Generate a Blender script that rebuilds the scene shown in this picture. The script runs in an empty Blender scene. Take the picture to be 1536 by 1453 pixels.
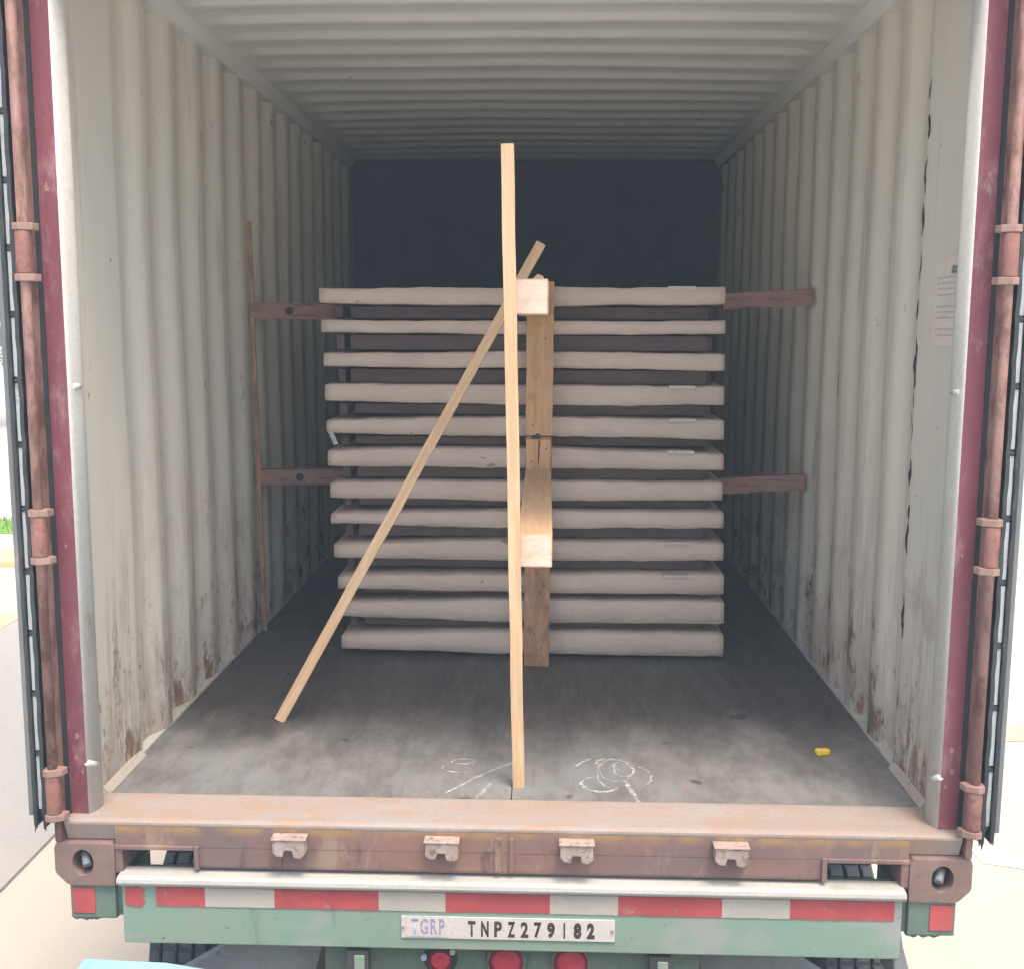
import bpy, bmesh, math, random
from mathutils import Vector, Matrix, noise
R_ = math.radians
random.seed(7)
scn = bpy.context.scene
C = scn.collection

# ---------------------------------------------------------------- camera
cam_d = bpy.data.cameras.new("camera"); cam = bpy.data.objects.new("camera", cam_d); C.objects.link(cam)
scn.camera = cam
yaw, pit, rol = -0.03081, -0.14050, 0.00490
F = Vector((math.sin(yaw)*math.cos(pit), math.cos(yaw)*math.cos(pit), math.sin(pit)))
R0 = Vector((math.cos(yaw), -math.sin(yaw), 0)); U0 = R0.cross(F)
Rv = R0*math.cos(rol)+U0*math.sin(rol); Uv = -R0*math.sin(rol)+U0*math.cos(rol)
M = Matrix((Rv, Uv, -F)).transposed().to_4x4(); M.translation = Vector((0.0925, -2.80, 1.496))
cam.matrix_world = M
cam_d.sensor_width = 36; cam_d.lens = 36*1675.7/1536
cam_d.clip_start = 0.05; cam_d.clip_end = 2000

# ---------------------------------------------------------------- sky, sun, exposure
TRAV = Vector((-0.42, 0.80, -2.5)).normalized()      # where sunlight travels: into the container, a little to the left
SUN_EL = math.asin(-TRAV.z); SUN_AZ = math.atan2(-TRAV.x, -TRAV.y)
w = bpy.data.worlds.new("World"); scn.world = w; w.use_nodes = True
nt = w.node_tree; nt.nodes.clear()
sky = nt.nodes.new('ShaderNodeTexSky'); sky.sky_type = 'NISHITA'; sky.sun_disc = False
sky.sun_elevation = SUN_EL; sky.sun_rotation = SUN_AZ
sky.air_density = 1.0; sky.dust_density = 5.0; sky.ozone_density = 0.4
bgn = nt.nodes.new('ShaderNodeBackground'); bgn.inputs[1].default_value = 0.15
outw = nt.nodes.new('ShaderNodeOutputWorld')
nt.links.new(sky.outputs[0], bgn.inputs[0]); nt.links.new(bgn.outputs[0], outw.inputs[0])
sun_d = bpy.data.lights.new("sun", 'SUN'); sun = bpy.data.objects.new("sun", sun_d); C.objects.link(sun)
sun_d.energy = 0.85; sun_d.angle = R_(14); sun_d.color = (1.0, 0.93, 0.82)
sun.rotation_euler = (-TRAV).to_track_quat('Z', 'Y').to_euler()
scn.view_settings.view_transform = 'Standard'; scn.view_settings.look = 'None'
scn.view_settings.gamma = 1.0; scn.view_settings.exposure = 1.40
scn.render.engine = 'CYCLES'
scn.cycles.volume_bounces = 1; scn.cycles.max_bounces = 14; scn.cycles.diffuse_bounces = 10; scn.cycles.use_denoising = True

# ---------------------------------------------------------------- material helper
class NM:
    def __init__(s, name, rough=0.7, metallic=0.0):
        s.m = bpy.data.materials.new(name); s.m.use_nodes = True
        s.t = s.m.node_tree; s.b = s.t.nodes['Principled BSDF']
        s.b.inputs['Roughness'].default_value = rough; s.b.inputs['Metallic'].default_value = metallic
        s.tc = s.t.nodes.new('ShaderNodeTexCoord'); s.L = s.t.links.new
        g = s.t.nodes.new('ShaderNodeNewGeometry'); s.pos = g.outputs['Position']
        s.sep = s.t.nodes.new('ShaderNodeSeparateXYZ'); s.L(s.pos, s.sep.inputs[0])
    def noise(s, scale, detail=4, rough=0.55, st=(1, 1, 1), off=(0, 0, 0), dist=0.0, obj=False):
        mp = s.t.nodes.new('ShaderNodeMapping'); mp.inputs['Scale'].default_value = st; mp.inputs['Location'].default_value = off
        s.L(s.tc.outputs['Object'] if obj else s.pos, mp.inputs[0])
        n = s.t.nodes.new('ShaderNodeTexNoise'); n.inputs['Scale'].default_value = scale
        n.inputs['Detail'].default_value = detail; n.inputs['Roughness'].default_value = rough; n.inputs['Distortion'].default_value = dist
        s.L(mp.outputs[0], n.inputs[0]); return n.outputs[0]
    def ramp(s, v, a, b, lo=0.0, hi=1.0):
        r = s.t.nodes.new('ShaderNodeMapRange'); r.interpolation_type = 'SMOOTHSTEP'
        r.inputs[1].default_value = a; r.inputs[2].default_value = b; r.inputs[3].default_value = lo; r.inputs[4].default_value = hi
        s.L(v, r.inputs[0]); return r.outputs[0]
    def math(s, op, a, b):
        n = s.t.nodes.new('ShaderNodeMath'); n.operation = op
        for i, v in ((0, a), (1, b)):
            if isinstance(v, (int, float)): n.inputs[i].default_value = v
            else: s.L(v, n.inputs[i])
        return n.outputs[0]
    def mix(s, f, a, b):
        n = s.t.nodes.new('ShaderNodeMix'); n.data_type = 'RGBA'
        if isinstance(f, (int, float)): n.inputs[0].default_value = f
        else: s.L(f, n.inputs[0])
        for i, v in ((6, a), (7, b)):
            if isinstance(v, tuple): n.inputs[i].default_value = (*v, 1)
            else: s.L(v, n.inputs[i])
        return n.outputs[2]
    def color(s, c):
        if isinstance(c, tuple): s.b.inputs['Base Color'].default_value = (*c, 1)
        else: s.L(c, s.b.inputs['Base Color'])
        return s
    def bump(s, h, strength=0.3, dist=0.004):
        n = s.t.nodes.new('ShaderNodeBump'); n.inputs['Strength'].default_value = strength; n.inputs['Distance'].default_value = dist
        s.L(h, n.inputs['Height']); s.L(n.outputs[0], s.b.inputs['Normal']); return s
    def roughv(s, v): s.L(v, s.b.inputs['Roughness']); return s

MAT = {}
def weathered(name, base, alt, stain, rough=0.6, scale=6, amt=(0.58, 0.72), st=(1, 1, 1), metallic=0, off=(0, 0, 0)):
    n = NM(name, rough, metallic)
    a = n.ramp(n.noise(scale, 6, 0.6, st, off), 0.3, 0.7)
    c = n.mix(a, base, alt)
    m = n.ramp(n.noise(scale*2.3, 8, 0.68, st, (off[0]+3, off[1]+1, off[2])), *amt)
    c = n.mix(m, c, stain)
    f = n.noise(90, 5, 0.6)
    c = n.mix(n.ramp(f, 0.3, 0.8, 0, 0.16), c, (0.02, 0.02, 0.02))
    n.color(c).bump(n.noise(45, 6, 0.65), 0.25, 0.003)
    MAT[name] = n.m; return n.m

def wall_paint():
    n = NM('wall_paint', 0.62)
    s1 = n.ramp(n.noise(1.6, 5, 0.6, (1, 1, 0.5)), 0.3, 0.7)
    c = n.mix(s1, (0.585, 0.54, 0.45), (0.55, 0.535, 0.455))
    # vertical run marks
    s2 = n.ramp(n.noise(5, 5, 0.7, (3, 3, 0.16), (5, 0, 0)), 0.56, 0.74, 0, 0.5)
    c = n.mix(s2, c, (0.27, 0.24, 0.20))
    # grey scuffs at waist height and below
    sc = n.ramp(n.noise(3.4, 8, 0.72, (1, 1, 1.2), (1, 7, 2)), 0.55, 0.68)
    low = n.ramp(n.sep.outputs['Z'], 1.35, 0.35)
    c = n.mix(n.math('MULTIPLY', n.math('MULTIPLY', sc, low), 0.55), c, (0.27, 0.22, 0.195))
    # grime settles towards the bottom
    gr = n.math('MULTIPLY', n.ramp(n.sep.outputs['Z'], 0.62, 0.17), n.ramp(n.noise(7, 7, 0.7, (1, 1, 0.6)), 0.36, 0.62))
    c = n.mix(n.math('MULTIPLY', gr, 0.6), c, (0.30, 0.235, 0.16))
    # rust
    ru = n.noise(9, 8, 0.72, (1, 1.2, 0.55), (2, 3, 9))
    thr = n.math('ADD', ru, n.ramp(n.sep.outputs['Z'], 0.85, 0.17, 0, 0.13))
    rm = n.ramp(thr, 0.635, 0.73)
    rc = n.mix(n.ramp(n.noise(40, 4), 0.3, 0.7), (0.20, 0.075, 0.025), (0.10, 0.045, 0.025))
    c = n.mix(n.math('MULTIPLY', rm, 0.85), c, rc)
    # brown wash running down the lower walls
    ws = n.math('MULTIPLY', n.ramp(n.noise(6, 6, 0.7, (3.2, 3.2, 0.30), (7, 1, 3)), 0.48, 0.66), n.ramp(n.sep.outputs['Z'], 1.25, 0.45))
    c = n.mix(n.math('MULTIPLY', ws, 0.55), c, (0.30, 0.205, 0.155))
    r2 = n.ramp(n.math('ADD', n.noise(15, 8, 0.75, (1, 1.3, 0.5), (9, 3, 1)), n.ramp(n.sep.outputs['Z'], 1.1, 0.17, 0, 0.11)), 0.64, 0.74)
    c = n.mix(n.math('MULTIPLY', r2, 0.6), c, (0.20, 0.105, 0.06))
    # small dark chips
    ch = n.ramp(n.noise(26, 3, 0.6, (1, 1, 0.6), (4, 4, 4)), 0.715, 0.75)
    c = n.mix(n.math('MULTIPLY', ch, 0.8), c, (0.05, 0.035, 0.03))
    n.color(c).bump(n.noise(30, 6, 0.6), 0.15, 0.003)
    MAT['wall'] = n.m
wall_paint()
def roof_paint():
    n = NM('roof_paint', 0.6)
    c = n.mix(n.ramp(n.noise(2, 5, 0.6), 0.3, 0.7), (0.68, 0.67, 0.62), (0.63, 0.625, 0.585))
    ch = n.ramp(n.noise(16, 4, 0.6, (1, 1, 1), (4, 4, 4)), 0.70, 0.74)
    c = n.mix(n.math('MULTIPLY', ch, 0.7), c, (0.07, 0.05, 0.04))
    n.color(c).bump(n.noise(30, 6, 0.6), 0.12, 0.003)
    MAT['roof'] = n.m
roof_paint()
def floor_mat():
    n = NM('floor_plywood', 0.66)
    g = n.noise(7, 8, 0.65, (9, 0.7, 1))                 # grain runs along the container
    c = n.mix(n.ramp(g, 0.3, 0.72), (0.050, 0.044, 0.041), (0.086, 0.077, 0.072))
    # daylight at the door painted as paler, dusty tone, fading inwards with a ragged edge
    ysh = n.math('ADD', n.sep.outputs['Y'], n.math('MULTIPLY', n.math('SUBTRACT', n.noise(2.2, 6, 0.65, (1.6, 0.8, 1)), 0.5), 1.1))
    d = n.ramp(ysh, 1.02, 0.45)
    tex = n.ramp(n.noise(6, 8, 0.7, (1.6, 0.8, 1), (1, 2, 0)), 0.25, 0.72)
    lit_dust = n.mix(tex, (0.115, 0.11, 0.105), (0.245, 0.237, 0.225))
    lit_dust = n.mix(n.ramp(n.noise(2.0, 4, 0.6), 0.52, 0.68, 0, 0.7), lit_dust, (0.20, 0.215, 0.215))
    lit_dust = n.mix(n.ramp(n.noise(9, 6, 0.7, (1.6, 0.5, 1), (8, 8, 0)), 0.58, 0.72, 0, 0.5), lit_dust, (0.28, 0.19, 0.14))
    lit_dust = n.mix(n.ramp(n.noise(6, 5, 0.65, (7, 0.5, 1), (2, 6, 0)), 0.54, 0.70, 0, 0.6), lit_dust, (0.20, 0.125, 0.09))
    lit_dust = n.mix(n.ramp(n.noise(13, 7, 0.7, (2.5, 0.5, 1), (4, 1, 0)), 0.42, 0.25, 0, 0.7), lit_dust, (0.10, 0.09, 0.085))
    c = n.mix(n.math('MULTIPLY', d, 0.93), c, lit_dust)
    # scratches along Y
    scr = n.ramp(n.noise(11, 3, 0.5, (10, 0.45, 1), (3, 0, 0)), 0.66, 0.72, 0, 0.45)
    c = n.mix(scr, c, (0.22, 0.185, 0.16))
    # dark wet-looking spots
    sp = n.ramp(n.noise(8, 2, 0.4, (1, 1, 1), (9, 5, 0)), 0.73, 0.77, 0, 0.75)
    c = n.mix(sp, c, (0.045, 0.035, 0.035))
    n.color(c).bump(n.math('ADD', g, n.noise(60, 4)), 0.18, 0.002)
    n.roughv(n.ramp(n.noise(3, 5, 0.6, (1.5, 0.6, 1), (2, 2, 0)), 0.3, 0.7, 0.42, 0.68))
    MAT['floor'] = n.m
floor_mat()

weathered('post_red', (0.20, 0.05, 0.065), (0.155, 0.04, 0.055), (0.30, 0.165, 0.165), 0.5, 7, (0.50, 0.72), (1, 1, 0.35))
weathered('post_brown', (0.31, 0.175, 0.135), (0.22, 0.115, 0.10), (0.13, 0.06, 0.04), 0.65, 9, (0.45, 0.62), (1, 1, 0.4))
weathered('hinge_pink', (0.30, 0.13, 0.10), (0.24, 0.11, 0.085), (0.15, 0.07, 0.05), 0.6, 16, (0.5, 0.66))
weathered('lug_pale', (0.32, 0.20, 0.16), (0.26, 0.155, 0.12), (0.16, 0.09, 0.065), 0.6, 25)
weathered('sill_rust', (0.24, 0.135, 0.10), (0.19, 0.115, 0.10), (0.13, 0.065, 0.05), 0.65, 5, (0.5, 0.66), (1, 1, 0.5))
def sill_rust():
    n = NM('sill_rust_mottled', 0.65)
    c = n.mix(n.ramp(n.noise(3.5, 5, 0.6), 0.35, 0.65), (0.25, 0.135, 0.10), (0.175, 0.115, 0.105))
    c = n.mix(n.ramp(n.noise(9, 6, 0.7, (1, 1, 0.4), (3, 0, 0)), 0.52, 0.66, 0, 0.8), c, (0.30, 0.215, 0.15))
    c = n.mix(n.ramp(n.noise(13, 7, 0.7, (1, 1, 0.5), (6, 0, 2)), 0.56, 0.68, 0, 0.8), c, (0.10, 0.055, 0.05))
    c = n.mix(n.ramp(n.noise(7, 7, 0.7, (1.5, 1, 0.5), (1, 4, 2)), 0.60, 0.70, 0, 0.6), c, (0.27, 0.23, 0.22))
    c = n.mix(n.math('MULTIPLY', n.ramp(n.sep.outputs['Z'], 0.135, 0.168), n.ramp(n.noise(12, 5), 0.35, 0.6)), c, (0.36, 0.215, 0.08))
    n.color(c).bump(n.noise(40, 7, 0.7), 0.4, 0.003); MAT['sill_rust'] = n.m
sill_rust()
weathered('sill_top', (0.36, 0.315, 0.285), (0.35, 0.275, 0.23), (0.38, 0.255, 0.18), 0.6, 2.6, (0.44, 0.70), (1, 2.2, 1))
weathered('casting', (0.25, 0.165, 0.13), (0.21, 0.135, 0.11), (0.15, 0.08, 0.065), 0.7, 14)
weathered('keeper', (0.44, 0.36, 0.31), (0.36, 0.26, 0.215), (0.21, 0.125, 0.095), 0.65, 22, (0.5, 0.66))
weathered('exterior_red', (0.24, 0.06, 0.06), (0.20, 0.05, 0.05), (0.14, 0.07, 0.05), 0.5, 3)
weathered('white_inner', (0.55, 0.545, 0.495), (0.49, 0.475, 0.425), (0.33, 0.25, 0.18), 0.55, 4, (0.58, 0.74), (1, 1, 0.4))
weathered('flashing', (0.47, 0.42, 0.35), (0.44, 0.37, 0.30), (0.20, 0.12, 0.08), 0.6, 9, (0.56, 0.68))
weathered('gasket_shade_black', (0.018, 0.022, 0.024), (0.03, 0.035, 0.036), (0.06, 0.06, 0.06), 0.6, 8)
weathered('door_grey', (0.16, 0.17, 0.165), (0.11, 0.12, 0.12), (0.30, 0.29, 0.27), 0.5, 4, (0.55, 0.75), (1, 1, 0.3))
weathered('strip_white', (0.50, 0.53, 0.53), (0.42, 0.45, 0.45), (0.22, 0.22, 0.21), 0.5, 8)
def green_paint():
    n = NM('green_paint', 0.55)
    c = n.mix(n.ramp(n.noise(3, 5, 0.6), 0.35, 0.65), (0.215, 0.345, 0.265), (0.25, 0.335, 0.25))
    c = n.mix(n.ramp(n.noise(2.6, 5, 0.6, (1, 1, 1.6), (4.3, 0, 1)), 0.50, 0.62, 0, 0.85), c, (0.345, 0.355, 0.325))
    c = n.mix(n.ramp(n.noise(11, 6, 0.7, (1, 1, 0.35), (2, 0, 5)), 0.56, 0.70, 0, 0.6), c, (0.15, 0.235, 0.185))
    c = n.mix(n.ramp(n.noise(16, 7, 0.7, (1, 1, 0.5), (6, 0, 2)), 0.64, 0.70, 0, 0.75), c, (0.20, 0.13, 0.075))
    c = n.mix(n.ramp(n.noise(34, 4, 0.6), 0.68, 0.74, 0, 0.7), c, (0.07, 0.065, 0.055))
    n.color(c).bump(n.noise(14, 7, 0.6), 0.3, 0.005); MAT['green_paint'] = n.m
green_paint()
def tape(name, a, b_):
    n = NM(name, 0.4); c = n.mix(n.ramp(n.noise(8, 5), 0.35, 0.65), a, b_)
    c = n.mix(n.ramp(n.noise(19, 7, 0.72), 0.60, 0.70, 0, 0.7), c, (0.33, 0.27, 0.22))
    c = n.mix(n.ramp(n.noise(50, 3, 0.5), 0.70, 0.74, 0, 0.8), c, (0.2, 0.26, 0.2))
    n.color(c).bump(n.noise(30, 6, 0.6), 0.2, 0.002); MAT[name] = n.m
tape('tape_red', (0.50, 0.095, 0.09), (0.42, 0.08, 0.08)); tape('tape_white', (0.50, 0.455, 0.375), (0.45, 0.42, 0.35))
weathered('green_dull', (0.17, 0.24, 0.18), (0.13, 0.19, 0.15), (0.22, 0.20, 0.15), 0.6, 6)
weathered('flange_white', (0.40, 0.39, 0.345), (0.45, 0.43, 0.385), (0.36, 0.34, 0.28), 0.5, 5, (0.6, 0.72))
weathered('plate_white', (0.68, 0.62, 0.56), (0.64, 0.60, 0.55), (0.50, 0.46, 0.40), 0.5, 9, (0.66, 0.76))
weathered('ink_black', (0.03, 0.028, 0.025), (0.07, 0.06, 0.05), (0.30, 0.27, 0.24), 0.6, 40, (0.60, 0.72))
weathered('ink_blue', (0.22, 0.23, 0.38), (0.33, 0.33, 0.46), (0.55, 0.52, 0.52), 0.6, 40, (0.5, 0.66))
weathered('chassis_dark', (0.05, 0.055, 0.055), (0.08, 0.085, 0.085), (0.11, 0.09, 0.07), 0.7, 6)
weathered('chassis_grey', (0.28, 0.31, 0.31), (0.20, 0.22, 0.225), (0.14, 0.13, 0.12), 0.5, 6)
weathered('rubber', (0.075, 0.085, 0.095), (0.10, 0.11, 0.12), (0.14, 0.13, 0.12), 0.8, 9)
weathered('far_shade_sheet', (0.060, 0.088, 0.106), (0.070, 0.10, 0.12), (0.054, 0.078, 0.095), 0.9, 3)  # dark tone standing in for shade deep in the container
weathered('lens_red', (0.42, 0.03, 0.06), (0.48, 0.05, 0.08), (0.25, 0.04, 0.05), 0.25, 20)
weathered('pale_blue', (0.24, 0.42, 0.45), (0.28, 0.43, 0.45), (0.38, 0.42, 0.42), 0.5, 5)
weathered('dock_concrete', (0.74, 0.69, 0.62), (0.78, 0.72, 0.64), (0.68, 0.63, 0.56), 0.85, 0.7)
weathered('concrete', (0.47, 0.41, 0.33), (0.54, 0.465, 0.37), (0.40, 0.35, 0.29), 0.85, 0.7)
weathered('concrete_wall', (0.38, 0.37, 0.345), (0.43, 0.41, 0.375), (0.31, 0.30, 0.275), 0.85, 1.2, (0.6, 0.75), (1, 1, 0.6))
weathered('yellow_paint', (0.58, 0.46, 0.22), (0.56, 0.45, 0.26), (0.55, 0.50, 0.42), 0.7, 4)
weathered('white_paint', (0.78, 0.77, 0.74), (0.80, 0.79, 0.76), (0.6, 0.58, 0.54), 0.7, 4)
weathered('asphalt', (0.30, 0.29, 0.28), (0.36, 0.35, 0.33), (0.22, 0.21, 0.20), 0.85, 0.8)
weathered('yellow_faded', (0.58, 0.47, 0.26), (0.52, 0.44, 0.30), (0.47, 0.41, 0.33), 0.7, 3)
weathered('yellow_foam', (0.80, 0.52, 0.03), (0.85, 0.60, 0.06), (0.65, 0.40, 0.03), 0.6, 60)
weathered('lash_grey', (0.42, 0.42, 0.42), (0.36, 0.36, 0.36), (0.3, 0.3, 0.3), 0.6, 20)
weathered('brace_wood', (0.30, 0.155, 0.12), (0.24, 0.135, 0.11), (0.10, 0.07, 0.06), 0.75, 6, (0.52, 0.66), (0.5, 2, 6))
weathered('bearer_wood', (0.125, 0.088, 0.078), (0.095, 0.07, 0.064), (0.09, 0.07, 0.06), 0.8, 5, (0.5, 0.65), (0.6, 2, 3))
weathered('tape_pale', (0.56, 0.48, 0.41), (0.52, 0.44, 0.37), (0.50, 0.42, 0.36), 0.6, 20)
weathered('grime_black', (0.015, 0.014, 0.016), (0.04, 0.035, 0.035), (0.09, 0.07, 0.06), 0.8, 30)
weathered('paper', (0.66, 0.585, 0.51), (0.63, 0.55, 0.48), (0.55, 0.47, 0.41), 0.7, 8, (0.6, 0.75))
weathered('print_grey', (0.46, 0.42, 0.38), (0.50, 0.45, 0.40), (0.46, 0.41, 0.36), 0.7, 40, (0.5, 0.6))
weathered('scrawl_dark', (0.16, 0.16, 0.18), (0.22, 0.21, 0.22), (0.4, 0.37, 0.33), 0.7, 30, (0.55, 0.65))
weathered('ochre_mark', (0.42, 0.34, 0.22), (0.44, 0.37, 0.27), (0.46, 0.42, 0.34), 0.7, 40, (0.45, 0.6))

def wood(name, a, b, dark, rough=0.65, st=(14, 14, 0.7), knots=True):
    n = NM(name, rough)
    g = n.noise(4, 7, 0.65, st, (random.random()*9, 0, 0), 0.4, obj=True)
    c = n.mix(n.ramp(g, 0.32, 0.68), a, b)
    l = n.ramp(n.noise(9, 4, 0.6, (st[0]*1.4, st[1]*1.4, st[2]*0.5), (3, 3, 0), 0.3, obj=True), 0.6, 0.7, 0, 0.45)
    c = n.mix(l, c, dark)
    if knots:
        k = n.ramp(n.noise(5, 2, 0.4, (1, 1, 0.7), (6, 1, 2), obj=True), 0.71, 0.76, 0, 0.8)
        c = n.mix(k, c, dark)
    n.color(c).bump(g, 0.2, 0.002); MAT[name] = n.m
wood('pine', (0.62, 0.43, 0.25), (0.49, 0.31, 0.165), (0.32, 0.175, 0.09))
wood('pine_post', (0.52, 0.315, 0.15), (0.40, 0.225, 0.105), (0.22, 0.105, 0.055), st=(9, 9, 0.9))
wood('old_post', (0.40, 0.225, 0.115), (0.24, 0.125, 0.068), (0.075, 0.04, 0.03), st=(6, 6, 2.2))
wood('pine_beam', (0.62, 0.41, 0.245), (0.52, 0.32, 0.175), (0.36, 0.20, 0.10), st=(14, 0.7, 14), knots=False)
def endgrain():
    n = NM('end_grain', 0.7)
    g = n.noise(5, 5, 0.6, (3, 3, 13), (0, 0, 0), 1.2, obj=True)
    c = n.mix(n.ramp(g, 0.3, 0.7), (0.74, 0.58, 0.45), (0.62, 0.44, 0.32)); n.color(c).bump(g, 0.3, 0.002); MAT['end_grain'] = n.m
endgrain()
def cardboard():
    n = NM('cardboard', 0.8)
    v = n.noise(3, 6, 0.6, (1, 1, 1.5))
    c = n.mix(n.ramp(v, 0.3, 0.7), (0.50, 0.40, 0.325), (0.57, 0.465, 0.38))
    s = n.ramp(n.noise(12, 5, 0.7, (0.35, 1, 2.5), (2, 2, 2)), 0.60, 0.74, 0, 0.55)
    c = n.mix(s, c, (0.34, 0.25, 0.19))
    p = n.ramp(n.noise(5, 4, 0.6, (1, 1, 4), (7, 2, 1)), 0.62, 0.72, 0, 0.45)
    c = n.mix(p, c, (0.58, 0.50, 0.43))
    k = n.ramp(n.noise(11, 2, 0.4, (1, 1, 1.5), (9, 1, 3)), 0.745, 0.775, 0, 0.6)
    c = n.mix(k, c, (0.14, 0.10, 0.08))
    n.color(c).bump(n.noise(9, 7, 0.68, (1, 1, 2.2)), 0.8, 0.012); MAT['cardboard'] = n.m
    n = NM('flap_card', 0.8); n.color(n.mix(n.ramp(n.noise(14, 5, 0.6), 0.35, 0.65), (0.66, 0.57, 0.49), (0.54, 0.45, 0.375))).bump(n.noise(12, 5, 0.6), 0.15, 0.003); MAT['flap_card'] = n.m
cardboard()
def chalk():
    n = NM('chalk', 0.9); n.color((0.60, 0.59, 0.58))
    tr = n.t.nodes.new('ShaderNodeBsdfTransparent'); mx = n.t.nodes.new('ShaderNodeMixShader')
    f = n.ramp(n.noise(38, 5, 0.7), 0.36, 0.68, 0.06, 0.78)
    n.L(f, mx.inputs[0]); n.L(tr.outputs[0], mx.inputs[1]); n.L(n.b.outputs[0], mx.inputs[2])
    n.L(mx.outputs[0], n.t.nodes['Material Output'].inputs[0]); MAT['chalk'] = n.m
chalk()
def grass_m():
    n = NM('grass', 0.9); n.color(n.mix(n.ramp(n.noise(8, 6), 0.3, 0.7), (0.13, 0.26, 0.03), (0.20, 0.36, 0.05))); MAT['grass'] = n.m
    n = NM('leaf', 0.7); n.color(n.mix(n.ramp(n.noise(3, 6), 0.3, 0.7), (0.05, 0.11, 0.02), (0.12, 0.20, 0.04))); MAT['leaf'] = n.m
    n = NM('bark', 0.9); n.color(n.mix(n.noise(6, 6, 0.6, (4, 4, 1)), (0.09, 0.06, 0.04), (0.2, 0.15, 0.11))); MAT['bark'] = n.m
grass_m()

# ---------------------------------------------------------------- mesh helpers
def box(bm, x0, x1, y0, y1, z0, z1, mi=0):
    v = [bm.verts.new(p) for p in ((x0,y0,z0),(x1,y0,z0),(x1,y1,z0),(x0,y1,z0),(x0,y0,z1),(x1,y0,z1),(x1,y1,z1),(x0,y1,z1))]
    for f in ((0,3,2,1),(4,5,6,7),(0,1,5,4),(1,2,6,5),(2,3,7,6),(3,0,4,7)):
        fc = bm.faces.new([v[i] for i in f]); fc.material_index = mi
def beam_between(bm, a, b, wx, wy, up=Vector((0, 1, 0)), mi=0, caps_mi=None, seg=1, wob=0.0):
    a = Vector(a); b = Vector(b); d = (b-a).normalized(); u = (up-d*up.dot(d)).normalized(); s = d.cross(u)
    rings = []
    for k in range(seg+1):
        t = k/seg; p = a.lerp(b, t) + (s*random.uniform(-wob, wob)+u*random.uniform(-wob, wob) if 0 < k < seg else Vector())
        rings.append([bm.verts.new(p+s*i*wx/2+u*j*wy/2) for i, j in ((-1,-1),(1,-1),(1,1),(-1,1))])
    for k in range(seg):
        for i in range(4):
            f = bm.faces.new((rings[k][i], rings[k][(i+1)%4], rings[k+1][(i+1)%4], rings[k+1][i])); f.material_index = mi
    for r, rev in ((rings[0], True), (rings[-1], False)):
        f = bm.faces.new(r[::-1] if rev else r); f.material_index = mi if caps_mi is None else caps_mi
def tube(bm, a, b, r, n=16, r2=None, mi=0, cap=True):
    a = Vector(a); b = Vector(b); d = (b-a).normalized(); u = d.orthogonal().normalized(); s = d.cross(u); r2 = r if r2 is None else r2
    A = [bm.verts.new(a+(u*math.cos(t*2*math.pi/n)+s*math.sin(t*2*math.pi/n))*r) for t in range(n)]
    B = [bm.verts.new(b+(u*math.cos(t*2*math.pi/n)+s*math.sin(t*2*math.pi/n))*r2) for t in range(n)]
    for i in range(n):
        f = bm.faces.new((A[i], A[(i+1)%n], B[(i+1)%n], B[i])); f.smooth = True; f.material_index = mi
    if cap:
        bm.faces.new(A[::-1]).material_index = mi; bm.faces.new(B).material_index = mi
def prism(bm, pts, axis, a, b, mi=0):
    def P(p, t):
        return {'x': (t, p[0], p[1]), 'y': (p[0], t, p[1]), 'z': (p[0], p[1], t)}[axis]
    A = [bm.verts.new(P(p, a)) for p in pts]; B = [bm.verts.new(P(p, b)) for p in pts]; n = len(pts)
    for i in range(n): bm.faces.new((A[i], A[(i+1)%n], B[(i+1)%n], B[i])).material_index = mi
    bm.faces.new(A[::-1]).material_index = mi; bm.faces.new(B).material_index = mi
def obj(name, bm, mats, parent=None, bevel=0.0, loc=None, seg=2):
    bmesh.ops.recalc_face_normals(bm, faces=bm.faces)
    if bevel:
        es = [e for e in bm.edges if len(e.link_faces) == 2 and e.calc_face_angle(0) > 0.5 and not (e.link_faces[0].smooth and e.link_faces[1].smooth)]
        bmesh.ops.bevel(bm, geom=es, offset=bevel, segments=seg, affect='EDGES', profile=0.6, clamp_overlap=True)
    me = bpy.data.meshes.new(name); bm.to_mesh(me); bm.free()
    for m in (mats if isinstance(mats, (list, tuple)) else [mats]): me.materials.append(MAT[m])
    o = bpy.data.objects.new(name, me); C.objects.link(o)
    if loc is not None:                      # put the origin on the thing itself
        l = Vector(loc)
        for v in me.vertices: v.co -= l
        o.location = l
    if parent is not None:
        o.parent = parent
        o.matrix_parent_inverse = parent_world(parent).inverted()
    return o
def parent_world(p):
    m = Matrix.Translation(p.location) @ p.rotation_euler.to_matrix().to_4x4()
    if p.parent: m = parent_world(p.parent) @ p.matrix_parent_inverse @ m
    return m
def empty(name, loc, label, cat, group=None):
    o = bpy.data.objects.new(name, None); o.location = loc; o.empty_display_size = 0.1; C.objects.link(o)
    return tag(o, label, cat, group)
def tag(o, label, cat, group=None):
    o['label'] = label; o['category'] = cat
    if group: o['group'] = group
    return o
def new(): return bmesh.new()

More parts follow.
